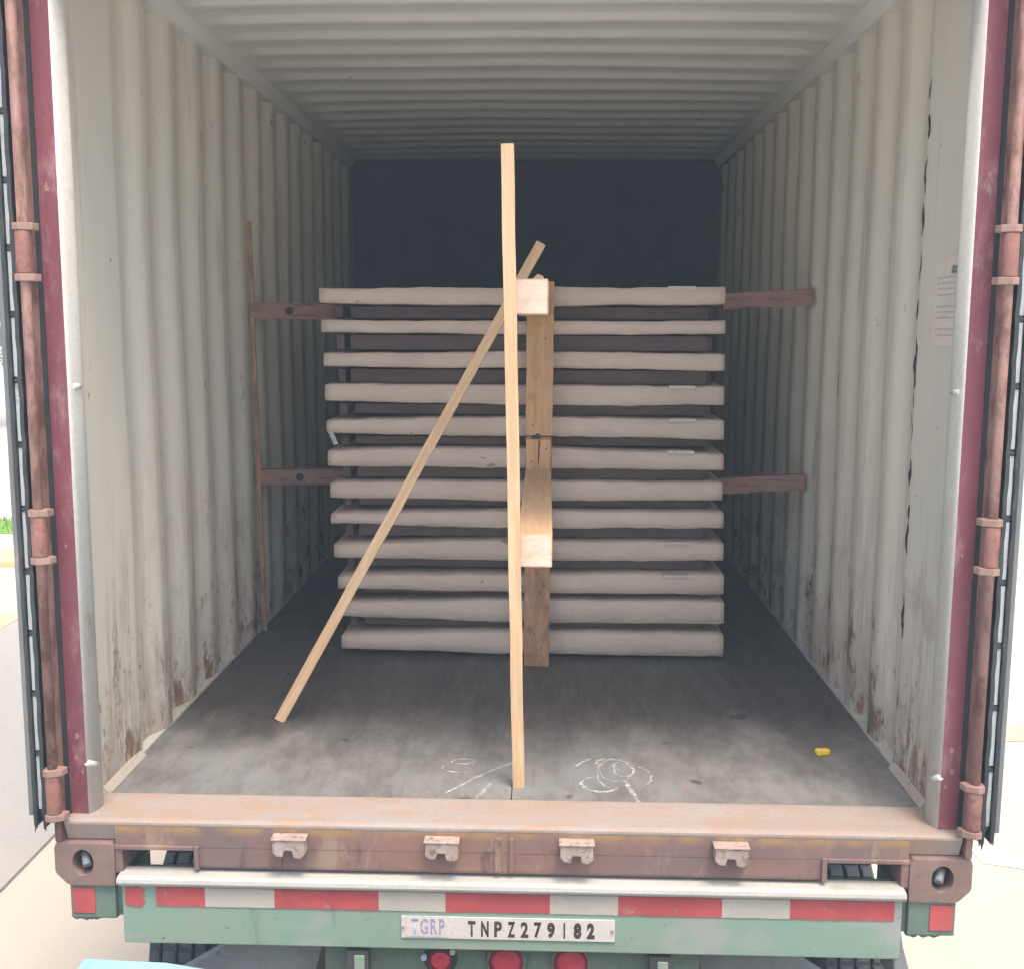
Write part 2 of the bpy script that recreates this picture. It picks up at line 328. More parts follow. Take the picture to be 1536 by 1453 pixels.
# ================================================================= THE SETTING
GZ = -1.20          # yard level behind the dock
DZ = 0.055          # dock level, where the photographer stands
bm = new(); box(bm, -120, 120, -120, 120, GZ-0.3, GZ); o = obj('ground', bm, 'concrete'); o['kind'] = 'structure'
EZ = -0.44          # pavement level above the embankment
bm = new(); box(bm, -60, -3.401, -14, 5.88, GZ, EZ); box(bm, -60, -3.401, 6.401, 90, GZ, EZ)
o = obj('raised_pavement', bm, 'concrete'); o['kind'] = 'structure'
bm = new(); box(bm, -9, 9, -14, -0.62, GZ, DZ-0.03); o = obj('dock_floor', bm, 'dock_concrete', bevel=0.01); o['kind'] = 'structure'
bm = new(); prism(bm, [(-3.4, GZ-0.1), (-2.5, GZ-0.1), (-2.5, GZ+0.02), (-3.4, EZ), (-3.4, EZ)][:4], 'y', -0.62, 60)
t = tag(obj('retaining_wall', bm, 'concrete_wall'), 'low pale concrete embankment wall left of the trailer', 'wall')
bm = new(); box(bm, -30, -3.402, 4.05, 4.42, EZ, EZ+0.004); o = obj('painted_line', bm, 'yellow_paint'); o['kind'] = 'structure'
bm = new(); box(bm, -60, -3.402, 5.881, 6.40, GZ, EZ+0.05)
tag(obj('kerb', bm, 'yellow_paint', bevel=0.015), 'faded yellow kerb across the pavement left of the open door', 'kerb')
bm = new(); box(bm, -60, -3.6, 7.3, 8.0, EZ-0.2, EZ+0.01)
# grass blades
for i in range(2600):
    x = -3.7-random.random()**1.5*6; y = random.uniform(7.31, 7.99); h = random.uniform(0.03, 0.07); a = random.uniform(0, 3.14); dx, dy = math.cos(a)*0.006, math.sin(a)*0.006
    v = [bm.verts.new((x-dx, y-dy, EZ+0.01)), bm.verts.new((x+dx, y+dy, EZ+0.01)), bm.verts.new((x+random.uniform(-.02,.02), y+random.uniform(-.02,.02), EZ+0.01+h))]
    bm.faces.new(v)
o = obj('grass', bm, 'grass'); o['kind'] = 'stuff'
# yard markings on the right
def quad(bm, pts, z):
    f = bm.faces.new([bm.verts.new((x, y, z)) for x, y in pts])
    return f
bm = new(); quad(bm, [(2.33, 2.80), (3.6, 2.42), (3.6, 2.26), (2.33, 2.64)], GZ+0.004)
o = obj('painted_bay_line', bm, 'white_paint'); o['kind'] = 'structure'
bm = new(); quad(bm, [(3.05, 4.35), (6.5, 4.75), (6.5, 5.05), (3.0, 4.6)], GZ+0.004)
o = obj('painted_hazard_line', bm, 'yellow_faded'); o['kind'] = 'structure'

# distant tree on the left, mostly hidden by the door
def tree(loc, label):
    random.seed(3)
    root = empty('roadside_tree', loc, label, 'tree')
    b = new(); x, y, z = loc
    tube(b, (x, y, z), (x+0.1, y, z+1.6), 0.16, 12, 0.1)
    for k in range(6):
        a = k*1.05; tube(b, (x+0.08, y, z+1.1+k*0.08), (x+math.cos(a)*0.9, y+math.sin(a)*0.9, z+2.2+0.1*k), 0.06, 8, 0.02)
    obj('trunk', b, 'bark', root)
    b = new()
    cl = [(Vector((x+random.uniform(-1.3, 1.3), y+random.uniform(-1.3, 1.3), z+random.uniform(1.5, 3.3))), random.uniform(0.3, 0.6)) for _ in range(26)]
    for _ in range(5200):
        c, r = random.choice(cl); p = c+Vector((random.gauss(0, 1), random.gauss(0, 1), random.gauss(0, 0.8)))*r*0.5
        u = Vector((random.uniform(-1, 1), random.uniform(-1, 1), random.uniform(-1, 1))).normalized()*0.05; q = u.orthogonal().normalized()*0.03
        b.faces.new([b.verts.new(p-u), b.verts.new(p+q), b.verts.new(p+u), b.verts.new(p-q)])
    obj('crown', b, 'leaf', root)
tree((-10.2, 18.5, EZ), 'green leafy tree far off beyond the kerb, left of the open container door')
random.seed(11)

# ================================================================= THE CONTAINER
FZ = 0.164
LEN = 6.058
cont = empty('shipping_container', (0, 0, 0), 'open burgundy steel shipping container with corrugated cream walls, standing on the green trailer', 'shipping container')

def side_profile(first=0.37, last=5.9, inner=1.162, outer=1.196):
    pts = [(0.16, 1.170), (0.36, 1.170), (first+0.138, inner), (first+0.206, outer), (first+0.278, outer)]; y = first+0.278
    while y+0.28 < last:
        pts += [(y+0.068, inner), (y+0.138, inner), (y+0.206, outer), (y+0.278, outer)]; y += 0.278
    pts.append((last, outer)); return pts
def side_wall(s):
    b = new(); pts = side_profile(); th = 0.004
    # refine in y
    fine = []
    for (y0, x0), (y1, x1) in zip(pts, pts[1:]):
        k = max(1, round((y1-y0)/0.0235))
        for i in range(k): fine.append((y0+(y1-y0)*i/k, x0+(x1-x0)*i/k))
    fine.append(pts[-1])
    zs = [0.165+ (2.485-0.165)*i/34 for i in range(35)]
    def dent(y, z):
        n = noise.noise(Vector((y*1.1+s*7, z*0.9, 3.1)))*0.011+noise.noise(Vector((y*3.1, z*2.3, s*5)))*0.0045
        return n*min(1, (y-0.1)*3)*min(1, (2.5-z)*4)
    for layer, mi in ((0, 0), (th, 1)):
        rows = [[b.verts.new((s*(x+layer+(dent(y, z))), y, z)) for y, x in fine] for z in zs]
        for i in range(len(zs)-1):
            for j in range(len(fine)-1):
                f = b.faces.new((rows[i][j], rows[i][j+1], rows[i+1][j+1], rows[i+1][j])); f.material_index = mi; f.smooth = True
    me = obj('side_wall', b, ['wall', 'exterior_red'], cont)
    return me
for s in (-1, 1):
    sw = side_wall(s)
    # bottom rail with ledge, top rail
    b = new(); prism(b, [(s*1.160, 0.055), (s*1.215, 0.055), (s*1.215, 0.168), (s*1.206, 0.172), (s*1.160, 0.172)], 'y', 0.165, 5.88)
    obj('bottom_rail', b, 'white_inner', cont, bevel=0.002)
    b = new(); prism(b, [(s*1.150, 2.487), (s*1.215, 2.480), (s*1.215, 2.56), (s*1.125, 2.548), (s*1.122, 2.542)], 'y', 0.13, 5.9)
    obj('top_rail', b, 'roof', cont, bevel=0.002)
    b = new(); prism(b, [(s*1.146, 0.1655), (s*1.169, 0.168), (s*1.169, 0.186), (s*1.165, 0.187)], 'y', 0.207, 0.50)
    obj('floor_flashing', b, 'flashing', cont, bevel=0.002)
    # corner post: inner part (red front, pale inside)
    b = new(); prism(b, [(s*1.199, 0.046), (s*1.142, 0.046), (s*1.1375, 0.049), (s*1.1345, 0.056), (s*1.131, 0.070), (s*1.1285, 0.086), (s*1.127, 0.100), (s*1.128, 0.112), (s*1.134, 0.128), (s*1.158, 0.164), (s*1.199, 0.164)], 'z', 0.172, 2.45)
    for f in b.faces:
        if abs(f.normal.z) < 0.5 or True: f.smooth = abs(f.calc_center_median().z-1.311) < 0.01 and abs(f.calc_center_median().x) < 1.14
        c = f.calc_center_median()
        f.material_index = 1 if abs(c.x) < 1.1405 or c.y > 0.16 else 0
    po = obj('corner_post', b, ['post_red', 'white_inner'], cont)
    b = new(); box(b, *sorted((s*1.2005, s*1.219)), 0.0, 0.168, 0.118, 2.473)
    po2 = obj('post_outer_plate', b, 'post_brown', po, bevel=0.005)
    b = new(); box(b, *sorted((s*1.190, s*1.2)), 0.036, 0.0455, 0.182, 2.45); obj('groove_shade', b, 'gasket_shade_black', po)  # black strip set in as the shade of the post groove
    for zc_, hh in ((1.87, 0.016), (1.835, 0.024), (0.92, 0.014), (0.40, 0.022), (0.34, 0.02), (0.30, 0.014)):
        b = new(); x0 = 1.15+random.uniform(0, .022); m_ = 14
        b.faces.new([b.verts.new((s*(x0+hh*0.35*math.cos(i*2*math.pi/m_)*random.uniform(.4, 1)), 0.0445, zc_+hh*0.6*math.sin(i*2*math.pi/m_)*random.uniform(.4, 1))) for i in range(m_)])
        obj('scraped_patch', b, 'lug_pale', po)
    b = new(); tube(b, (s*1.128, 0.095, 1.335), (s*1.135, 0.06, 1.337), 0.008, 8); tube(b, (s*1.129, 0.09, 0.30), (s*1.140, 0.046, 0.325), 0.009, 8)
    obj('weld_nib', b, 'white_inner', po)
    # hinges: knuckle with two lug plates each
    for z in (0.262, 0.957, 1.672, 2.36):
        b = new(); tube(b, (s*1.207, -0.018, z-0.052), (s*1.207, -0.018, z+0.052), 0.0195, 20)
        box(b, *sorted((s*1.192, s*1.219)), -0.018, 0.004, z-0.048, z+0.048)
        h = obj('hinge', b, 'hinge_pink', cont, bevel=0.002)
        for dz in (-0.062, 0.062):
            b = new(); prism(b, [(s*1.172, -0.002), (s*1.178, -0.026), (s*1.208, -0.042), (s*1.226, -0.034), (s*1.229, -0.006), (s*1.219, 0.004), (s*1.19, 0.004)], 'z', z+dz-0.009, z+dz+0.009)
            obj('lug', b, 'lug_pale', h, bevel=0.002)
    b = new(); tube(b, (s*1.207, -0.016, 0.19), (s*1.207, -0.016, 2.44), 0.0128, 14)
    obj('hinge_rod', b, 'post_brown', cont)
    # casting at the foot, front face pierced
    b = new(); x0, x1 = 1.057, 1.219; z0, z1 = 0.0, 0.118; cx, cz, rx, rz = 1.143, 0.064, 0.029, 0.037; n = 40
    out = []; inn = []; back = []
    for k in range(n):
        a = 2*math.pi*k/n+0.02; ca, sa = math.cos(a), math.sin(a)
        # hit of the ray on the rounded outline
        tx = ((x1-cx) if ca > 0 else (x0-cx))/ca if abs(ca) > 1e-6 else 1e9
        tz = ((z1-cz) if sa > 0 else (z0-cz))/sa if abs(sa) > 1e-6 else 1e9
        tt = min(tx, tz); X, Z = cx+ca*tt, cz+sa*tt
        cut = (X-x1)+(z0-Z)+0.035
        if cut > 0: X -= cut/2; Z += cut/2
        out.append((X, Z)); inn.append((cx+ca*rx, cz+sa*rz))
    vo = [b.verts.new((s*X, -0.006, Z)) for X, Z in out]; vi = [b.verts.new((s*X, -0.006, Z)) for X, Z in inn]
    vb = [b.verts.new((s*X, 0.03, Z)) for X, Z in inn]; vk = [b.verts.new((s*X, 0.165, Z)) for X, Z in out]
    for k in range(n):
        q = (k+1) % n
        b.faces.new((vo[k], vo[q], vi[q], vi[k])); b.faces.new((vi[k], vi[q], vb[q], vb[k])); b.faces.new((vo[k], vo[q], vk[q], vk[k]))
    b.faces.new(vk)
    b.faces.new([b.verts.new((s*x, 0.0305, z)) for x, z in ((1.07, 0.01), (1.2, 0.01), (1.2, 0.11), (1.07, 0.11))]).material_index = 1  # black backing painted in for the dark inside the hole
    ca_ = obj('corner_casting', b, ['casting', 'gasket_shade_black'], cont)
    b = new(); tube(b, (s*1.135, 0.004, 0.052), (s*1.150, 0.028, 0.078), 0.012, 10)
    obj('twist_lock', b, 'chassis_grey', ca_)
    # top casting
    b = new(); box(b, *sorted((s*1.057, s*1.219)), -0.004, 0.165, 2.474, 2.591)
    obj('corner_casting', b, 'casting', cont, bevel=0.006)
    # rear (far) posts
    b = new(); box(b, *sorted((s*1.10, s*1.219)), 5.90, 6.05, 0.0, 2.591)
    obj('corner_post', b, 'exterior_red', cont, bevel=0.006)

# roof panel: pressed ridges across the width
b = new(); ys = []; y = 0.12; pitch = 0.2265
prof = []
while y < 5.9:
    prof += [(y, 0.0), (y+0.012, -0.002), (y+0.042, -0.002), (y+0.054, 0.0), (y+0.082, 0.013), (y+0.094, 0.015), (y+0.186, 0.015), (y+0.198, 0.013)]; y += pitch
prof.append((5.92, 0.0))
xs = [-1.124, -1.075, -1.03]+[-1.0+2.0*i/24 for i in range(25)]+[1.03, 1.075, 1.124]
for layer, mi in ((0, 0), (0.004, 1)):
    rows = []
    for x in xs:
        k = max(0, min(1, (1.085-abs(x))/0.05))
        rows.append([b.verts.new((x, y, 2.535+0.012*(1-(x/1.13)**2)+h*k*1.0+layer+noise.noise(Vector((x*1.6, y*1.3, 1)))*0.006)) for y, h in prof])
    for i in range(len(xs)-1):
        for j in range(len(prof)-1):
            f = b.faces.new((rows[i][j], rows[i][j+1], rows[i+1][j+1], rows[i+1][j])); f.material_index = mi; f.smooth = True
obj('roof', b, ['roof', 'exterior_red'], cont)
# header
b = new(); box(b, -1.056, 1.056, 0.0, 0.12, 2.452, 2.585); obj('door_header', b, 'exterior_red', cont, bevel=0.004)
# end wall
b = new(); xp = -1.1; pts = []
while xp < 1.1: pts += [(xp, 5.90), (xp+0.08, 5.90), (xp+0.12, 5.94), (xp+0.20, 5.94)]; xp += 0.24
pts = [p for p in pts if p[0] < 1.12]+[(1.15, 5.90)]
for layer, mi in ((0, 0), (0.004, 1)):
    lo = [b.verts.new((x, y+layer, 0.165)) for x, y in pts]; hi = [b.verts.new((x, y+layer, 2.56)) for x, y in pts]
    for i in range(len(pts)-1): b.faces.new((lo[i], lo[i+1], hi[i+1], hi[i])).material_index = mi
obj('end_wall', b, ['wall', 'exterior_red'], cont)
# floor: plywood sheets with fine joints, on cross members
b = new()
for (ya, yb) in ((0.205, 2.45), (2.453, 4.7), (4.703, 5.90)):
    for (xa, xb) in ((-1.159, 0.0), (0.0025, 1.159)):
        box(b, xa, xb, ya, yb, 0.136, FZ)
obj('floor', b, 'floor', cont, bevel=0.0012)
b = new()
for k in range(19): box(b, -1.159, 1.159, 0.30+k*0.3, 0.345+k*0.3, 0.03, 0.135)
obj('cross_member', b, 'chassis_dark', cont)
# threshold plate and sill
b = new(); prism(b, [(0.205, 0.120), (0.205, 0.171), (0.195, 0.1735), (0.10, 0.176), (0.020, 0.181), (0.001, 0.1785), (0.001, 0.1705), (0.02, 0.12)], 'x', -1.1915, 1.1915)
for v in list(b.verts):
    v.co.z += noise.noise(v.co*3)*0.002
th = obj('threshold_plate', b, 'sill_top', cont, bevel=0.002)
b = new(); box(b, -1.056, 1.056, 0.003, 0.11, 0.108, 0.170)
box(b, -0.842, 0.842, 0.0035, 0.11, 0.056, 0.1075)
box(b, -0.842, 0.842, 0.006, 0.11, 0.050, 0.0555)
for s in (-1, 1):          # frames of the two lifting pockets
    box(b, *sorted((s*0.828, s*0.8415)), -0.006, 0.0030, 0.05, 0.114)
    box(b, *sorted((s*0.8425, s*1.056)), -0.006, 0.0025, 0.1035, 0.114)
    box(b, *sorted((s*1.0365, s*1.0565)), -0.001, 0.10, 0.035, 0.103)
sill = obj('door_sill', b, 'sill_rust', cont, bevel=0.0015)
b = new(); box(b, -0.035, -0.018, -0.003, 0.0028, 0.058, 0.153); box(b, 0.004, 0.016, -0.003, 0.0028, 0.058, 0.153)
box(b, -0.62, -0.605, -0.0015, 0.0028, 0.06, 0.15)
obj('weld_strap', b, 'sill_rust', sill, bevel=0.001)
# cam keepers
for i, x in enumerate((-0.579, -0.174, 0.182, 0.586)):
    b = new(); jx = random.uniform(-.004, .004); w_ = 0.042
    prism(b, [(x-w_, 0.150), (x+w_, 0.150), (x+w_+0.002, 0.112+jx), (x+w_-0.012, 0.100), (x+0.013, 0.104), (x+0.009, 0.122), (x-0.011, 0.123), (x-0.016, 0.104-jx), (x-w_+0.008, 0.106), (x-w_-0.002, 0.118)], 'y', -0.035, 0.0029)
    box(b, x-w_-0.005, x+w_+0.005, -0.038, 0.0026, 0.1505, 0.156)
    obj('cam_keeper', b, 'keeper', cont, bevel=0.003)

# doors, opened right round against the outside of the walls
def door(s):
    d = new(); z0, z1 = 0.20, 2.44
    box(d, *sorted((s*1.2645, s*1.2775)), -0.016, 1.15, z0, z1)
    root = obj('door', d, 'door_grey', cont, bevel=0.003)
    d = new(); box(d, *sorted((s*1.240, s*1.2640)), 0.02, 1.13, z0+0.01, z1-0.01)
    obj('door_panel', d, 'exterior_red', root)
    # rubber seal with ragged lower end
    d = new(); n = 60
    for x0, x1, y0 in ((1.2285, 1.2385, -0.020), (1.2545, 1.2635, -0.018)):
        A = []
        for k in range(n+1):
            z = 0.172+(z1-0.172)*k/n; wv = 0.0012*math.sin(k*2.1+x0*50)
            A.append([d.verts.new((s*(x0+wv), y0+abs(wv), z)), d.verts.new((s*(x1+wv), y0, z)), d.verts.new((s*(x1+wv), 0.10, z)), d.verts.new((s*(x0+wv), 0.10, z))])
        for k in range(n):
            for i in range(4): d.faces.new((A[k][i], A[k][(i+1)%4], A[k+1][(i+1)%4], A[k+1][i]))
        d.faces.new(A[0]); d.faces.new(A[-1][::-1])
        # torn tags
        for q in range(4):
            zz = 0.176-0.006*q; xx = x0+(x1-x0)*(q+0.5)/4
            tube(d, (s*xx, y0+0.006, 0.18), (s*(xx+random.uniform(-.004, .004)), y0+0.004, 0.18-random.uniform(0.008, 0.028)), 0.0035, 6, 0.001)
    g = obj('seal', d, 'gasket_shade_black', root)
    d = new(); z = 0.215; k = 0
    while z < z1-0.05:
        L = 0.148
        box(d, *sorted((s*1.2400, s*1.2535)), -0.008, 0.02, z, min(z+L, z1))
        z += L+0.016; k += 1
    obj('retaining_strip', d, 'strip_white', root, bevel=0.002)
    d = new(); box(d, *sorted((s*1.240, s*1.254)), 0.0, 0.03, 0.2, z1-0.02)
    z = 0.215+0.156
    while z < z1-0.05:
        tube(d, (s*1.2468, -0.011, z), (s*1.2468, 0.005, z), 0.006, 10); z += 0.164
    obj('seal_backing', d, 'gasket_shade_black', root)
    # locking bars on the outside face of the folded door
    for yy in (0.35, 0.85):
        d = new(); tube(d, (s*1.312, yy, z0-0.02), (s*1.312, yy, z1+0.02), 0.017, 14)
        for zz in (0.3, 0.9, 1.5, 2.2): box(d, *sorted((s*1.278, s*1.322)), yy-0.03, yy+0.03, zz-0.02, zz+0.02)
        obj('locking_bar', d, 'exterior_red', root)
for s in (-1, 1): door(s)

# lashing rings low on the walls and spill of dark grime in the grooves of the right wall
def ribbon(b, pts, wd, nrm, jit=0.0):
    pts = [Vector(p) for p in pts]; prev = None; nrm = Vector(nrm)
    for i, p in enumerate(pts):
        d = (pts[min(i+1, len(pts)-1)]-pts[max(i-1, 0)]).normalized(); s = d.cross(nrm).normalized()
        ww = wd*(1+random.uniform(-jit, jit)) if not isinstance(wd, list) else wd[i]
        cur = (b.verts.new(p-s*ww/2), b.verts.new(p+s*ww/2))
        if prev: b.faces.new((prev[0], prev[1], cur[1], cur[0]))
        prev = cur
def grime_streak(y, x, z0, z1, wmax, dens, parent):
    b = new(); z = z1
    while z > z0:
        L = random.uniform(0.03, 0.2)
        if random.random() < dens:
            k = max(3, int(L/0.012)); yo = random.uniform(-.005, .005); w_ = random.uniform(0.3, 1)*wmax
            pts = [(x-0.0005*0, y+yo+0.004*math.sin(z*31+i*0.9)+random.uniform(-.0015, .0015), z-L*i/k) for i in range(k+1)]
            ribbon(b, pts, [w_*max(0.15, math.sin(math.pi*(i+.4)/(k+.8)))*random.uniform(.5, 1.2) for i in range(k+1)], (1, 0, 0))
        z -= L+random.uniform(0.0, 0.05)
    return b
# (snapped on to the wall by ray casting further down)
bpy.context.view_layer.update()
from mathutils.bvhtree import BVHTree
walls = {}
for o in list(C.objects):
    if o.name.startswith('side_wall'):
        v = o.data.vertices; side = -1 if v[0].co.x < 0 else 1
        walls[side] = (o, BVHTree.FromPolygons([tuple(p.co) for p in v], [tuple(p.vertices) for p in o.data.polygons if p.material_index == 0]))
def snap(b, side, gap=0.0015):
    for v in b.verts:
        hit = walls[side][1].ray_cast(Vector((side*1.0, v.co.y, v.co.z)), Vector((side, 0, 0)))
        if hit[0] is not None: v.co.x = hit[0].x-side*gap
random.seed(21)
for side, lst in ((1, ((0.488, 0.55, 2.19, 0.021, 0.85), (1.054, 1.2, 1.95, 0.010, 0.22), (1.332, 0.4, 1.5, 0.012, 0.3))),
                  (-1, ((1.332, 0.3, 1.2, 0.010, 0.2), (1.61, 0.3, 1.0, 0.010, 0.2)))):
    for (y, z0, z1, wm, de) in lst:
        b = grime_streak(y, side*1.16, z0, z1, wm, de, None); snap(b, side)
        obj('grime_streak', b, 'grime_black', walls[side][0])
# faint ochre lettering low on the left wall, too worn to read
b = new()
def scrawl(b, cy, cz, hgt, wdt, side):
    k = 10
    for st in range(3):
        a0 = random.uniform(0, 6); pts = [(side*1.15, cy+math.cos(a0+i*0.45)*wdt*0.5*random.uniform(.7, 1), cz+math.sin(a0+i*0.45)*hgt*0.5*random.uniform(.7, 1)) for i in range(k)]
        ribbon(b, pts, 0.005, (1, 0, 0), 0.3)
for i in range(5): scrawl(b, 0.345, 0.60-i*0.065, 0.05, 0.045, -1)
snap(b, -1); obj('worn_lettering', b, 'ochre_mark', walls[-1][0])
# welded edges: pale weld nibs on posts
# ---- notice stuck on the right wall
pap = new(); nx, nz = 6, 10
grid = [[pap.verts.new((1.15, 0.20+0.17*i/nx, 1.447+0.24*j/nz)) for i in range(nx+1)] for j in range(nz+1)]
for j in range(nz):
    for i in range(nx): pap.faces.new((grid[j][i], grid[j][i+1], grid[j+1][i+1], grid[j+1][i]))
snap(pap, 1, 0.003)
ntc = tag(obj('paper_notice', pap, 'paper', loc=(1.19, 0.28, 1.56)), 'pale worn paper notice stuck on the right inner wall beside the door post', 'notice')
pr = new()
for r in range(11):
    z = 1.63-r*0.0155
    if r in (4, 8): continue
    y0 = 0.205+random.uniform(0.01, 0.02)
    while y0 < 0.35:
        L = random.uniform(0.006, 0.026); vv = [pr.verts.new((1.15, yy, zz)) for yy, zz in ((y0, z), (min(y0+L, 0.358), z), (min(y0+L, 0.358), z+0.0045), (y0, z+0.0045))]
        pr.faces.new(vv); y0 += L+0.006
snap(pr, 1, 0.0045); obj('printed_lines', pr, 'print_grey', ntc)
pr = new()
ribbon(pr, [(1.15, 0.215+0.004*i, 1.655+0.007*math.sin(i*1.7)) for i in range(12)], 0.006, (1, 0, 0), 0.4)
ribbon(pr, [(1.15, 0.215+0.004*i, 1.645+0.005*math.sin(i*2.1+1)) for i in range(12)], 0.005, (1, 0, 0), 0.4)
snap(pr, 1, 0.0045); obj('scribble', pr, 'scrawl_dark', ntc)

# chalk scribbles on the floor
ck = new(); zc = FZ+0.0025
def arc(cx, cy, rx, ry, a0, a1, n=22, wd=0.008, rot=0):
    pts = []
    for i in range(n+1):
        a = a0+(a1-a0)*i/n; x = math.cos(a)*rx*(1+0.06*math.sin(i*1.3)); y = math.sin(a)*ry
        pts.append((cx+x*math.cos(rot)-y*math.sin(rot), cy+x*math.sin(rot)+y*math.cos(rot), zc))
    ribbon(ck, pts, wd, (0, 0, 1), 0.35)
def line(x0, y0, x1, y1, wd=0.009, n=14):
    ribbon(ck, [(x0+(x1-x0)*i/n+random.uniform(-.001, .001), y0+(y1-y0)*i/n+random.uniform(-.002, .002), zc) for i in range(n+1)], wd, (0, 0, 1), 0.35)
arc(-0.155, 0.49, 0.036, 0.020, 0.3, 6.9); arc(-0.16, 0.44, 0.055, 0.035, 2.6, 5.2, wd=0.006)
line(-0.19, 0.25, -0.085, 0.40, 0.010); line(-0.12, 0.36, 0.0, 0.49, 0.006); line(-0.09, 0.24, -0.062, 0.33, 0.013); line(-0.10, 0.22, -0.078, 0.30, 0.006)
random.seed(4)
arc(0.31, 0.44, 0.05, 0.085, 0.2, 5.6, wd=0.007); arc(0.335, 0.45, 0.03, 0.06, 1, 6.6, wd=0.007); arc(0.29, 0.40, 0.035, 0.09, 0.5, 4.6, wd=0.005)
arc(0.26, 0.335, 0.055, 0.055, 2.0, 5.9, wd=0.010); arc(0.375, 0.40, 0.04, 0.07, -1.2, 1.4, wd=0.006); line(0.335, 0.36, 0.365, 0.20, 0.012); line(0.19, 0.47, 0.235, 0.53, 0.008)
arc(0.30, 0.50, 0.045, 0.03, 0.2, 3.6, wd=0.006)
obj('chalk_scribble', ck, 'chalk', cont)

# added sheet, coloured dark to stand in for shade at the far end
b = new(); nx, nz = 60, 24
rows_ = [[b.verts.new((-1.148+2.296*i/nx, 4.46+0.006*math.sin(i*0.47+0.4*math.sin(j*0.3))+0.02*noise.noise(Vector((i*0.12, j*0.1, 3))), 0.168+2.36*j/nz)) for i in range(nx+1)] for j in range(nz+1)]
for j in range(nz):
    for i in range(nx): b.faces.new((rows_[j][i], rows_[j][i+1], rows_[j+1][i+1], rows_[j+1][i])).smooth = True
tag(obj('far_shade_sheet', b, 'far_shade_sheet', loc=(0, 4.46, 0.168)), 'dark blue grey sheet added in place of the shade at the far end behind the cartons', 'sheet')

# ================================================================= THE TRAILER
trl = empty('container_trailer', (0, 0, GZ), 'green painted container trailer carrying the shipping container', 'trailer')
b = new(); box(b, -1.035, 1.038, -0.018, 0.10, -0.156, 0.0105)
beam = obj('rear_beam', b, 'green_paint', trl, bevel=0.003)
b = new(); prism(b, [(-0.024, 0.012), (-0.034, 0.016), (-0.037, 0.024), (-0.034, 0.034), (-0.022, 0.0385), (0.03, 0.0395), (0.03, 0.034), (-0.02, 0.033), (-0.027, 0.027), (-0.027, 0.022), (-0.020, 0.0175), (0.0, 0.017), (0.0, 0.0115)], 'x', -1.043, 1.043)
obj('top_flange', b, 'flange_white', trl, bevel=0.001)
b = new(); box(b, -0.55, 0.55, 0.101, 0.5, -0.152, -0.02); obj('deck_frame', b, 'chassis_dark', trl)
# reflective tape, alternating
segs = [(-0.942, -0.81, 'r'), (-0.81, -0.623, 'w'), (-0.623, -0.343, 'r'), (-0.343, -0.165, 'w'), (-0.165, 0.113, 'r'), (0.113, 0.293, 'w'), (0.293, 0.567, 'r'), (0.567, 0.745, 'w'), (0.745, 1.018, 'r')]
for a, c, k in segs:
    b = new(); n = 14
    for i in range(n):
        xa, xb = a+(c-a)*i/n, a+(c-a)*(i+1)/n
        box(b, xa, xb, -0.0205, -0.0182, -0.047+random.uniform(-.0008, .0008), 0.0065)
    bmesh.ops.remove_doubles(b, verts=b.verts, dist=0.0001)
    obj('reflective_tape', b, 'tape_red' if k == 'r' else 'tape_white', trl)
b = new(); prism(b, [(-1.026, -0.046), (-0.985, -0.052), (-0.973, -0.035), (-0.980, -0.022), (-0.972, -0.002), (-0.99, 0.006), (-1.026, 0.004)], 'y', -0.0205, -0.0182)
o = obj('reflective_tape', b, 'tape_red', trl); o['label'] = 'peeled scrap of red reflective tape at the left end'
# bolster ends under the castings
for s in (-1, 1):
    b = new(); box(b, *sorted((s*1.062, s*1.186)), 0.004, 0.20, -0.100, -0.0015)
    bo = obj('bolster_end', b, 'green_dull', trl, bevel=0.004)
    b = new(); box(b, *sorted((s*1.118, s*1.178)), 0.0005, 0.0035, -0.083, -0.012)
    obj('reflective_tape', b, 'tape_red', bo)
    b = new()
    for q in range(9):
        xx = s*(1.07+q*0.0135); r = random.uniform(0.006, 0.016)
        tube(b, (xx, 0.02, -0.10), (xx+0.004, 0.09, -0.10-random.uniform(.0, .012)), r, 8, r*0.6)
    obj('mud_crust', b, 'green_dull', bo)
    b = new(); box(b, *sorted((s*1.036, s*1.0615)), 0.02, 0.2, -0.098, 0.010); obj('bolster_web', b, 'green_dull', trl)
# plate with lettering
b = new(); box(b, -0.283, 0.286, -0.0225, -0.0185, -0.1225, -0.0605)
pl = obj('number_plate', b, 'plate_white', trl, bevel=0.001)
b = new(); box(b, -0.27, -0.155, -0.0245, -0.0227, -0.1165, -0.0585)
obj('sticker', b, 'plate_white', pl)
def text(s, x, z, h, sx, mat, parent, bold=0.0, y=-0.0247, name='lettering'):
    cu = bpy.data.curves.new('lettering', 'FONT'); cu.body = s; cu.size = 1.0; cu.offset = bold; cu.extrude = 0.0
    cu.space_character = 1.28
    to = bpy.data.objects.new('tmp', cu); C.objects.link(to); bpy.context.view_layer.update()
    dg = bpy.context.evaluated_depsgraph_get(); me = bpy.data.meshes.new_from_object(to.evaluated_get(dg))
    bpy.data.objects.remove(to)
    mx = max(v.co.x for v in me.vertices); mn = min(v.co.x for v in me.vertices); my = max(v.co.y for v in me.vertices); ny = min(v.co.y for v in me.vertices)
    for v in me.vertices: v.co = Vector((x+(v.co.x-mn)/(mx-mn)*sx, y, z+(v.co.y-ny)/(my-ny)*h))
    me.materials.clear(); me.materials.append(MAT[mat])
    o = bpy.data.objects.new(name, me); C.objects.link(o); o.parent = parent
    return o
text('TGRP', -0.256, -0.1105, 0.045, 0.089, 'ink_blue', pl, 0.022, -0.0250)
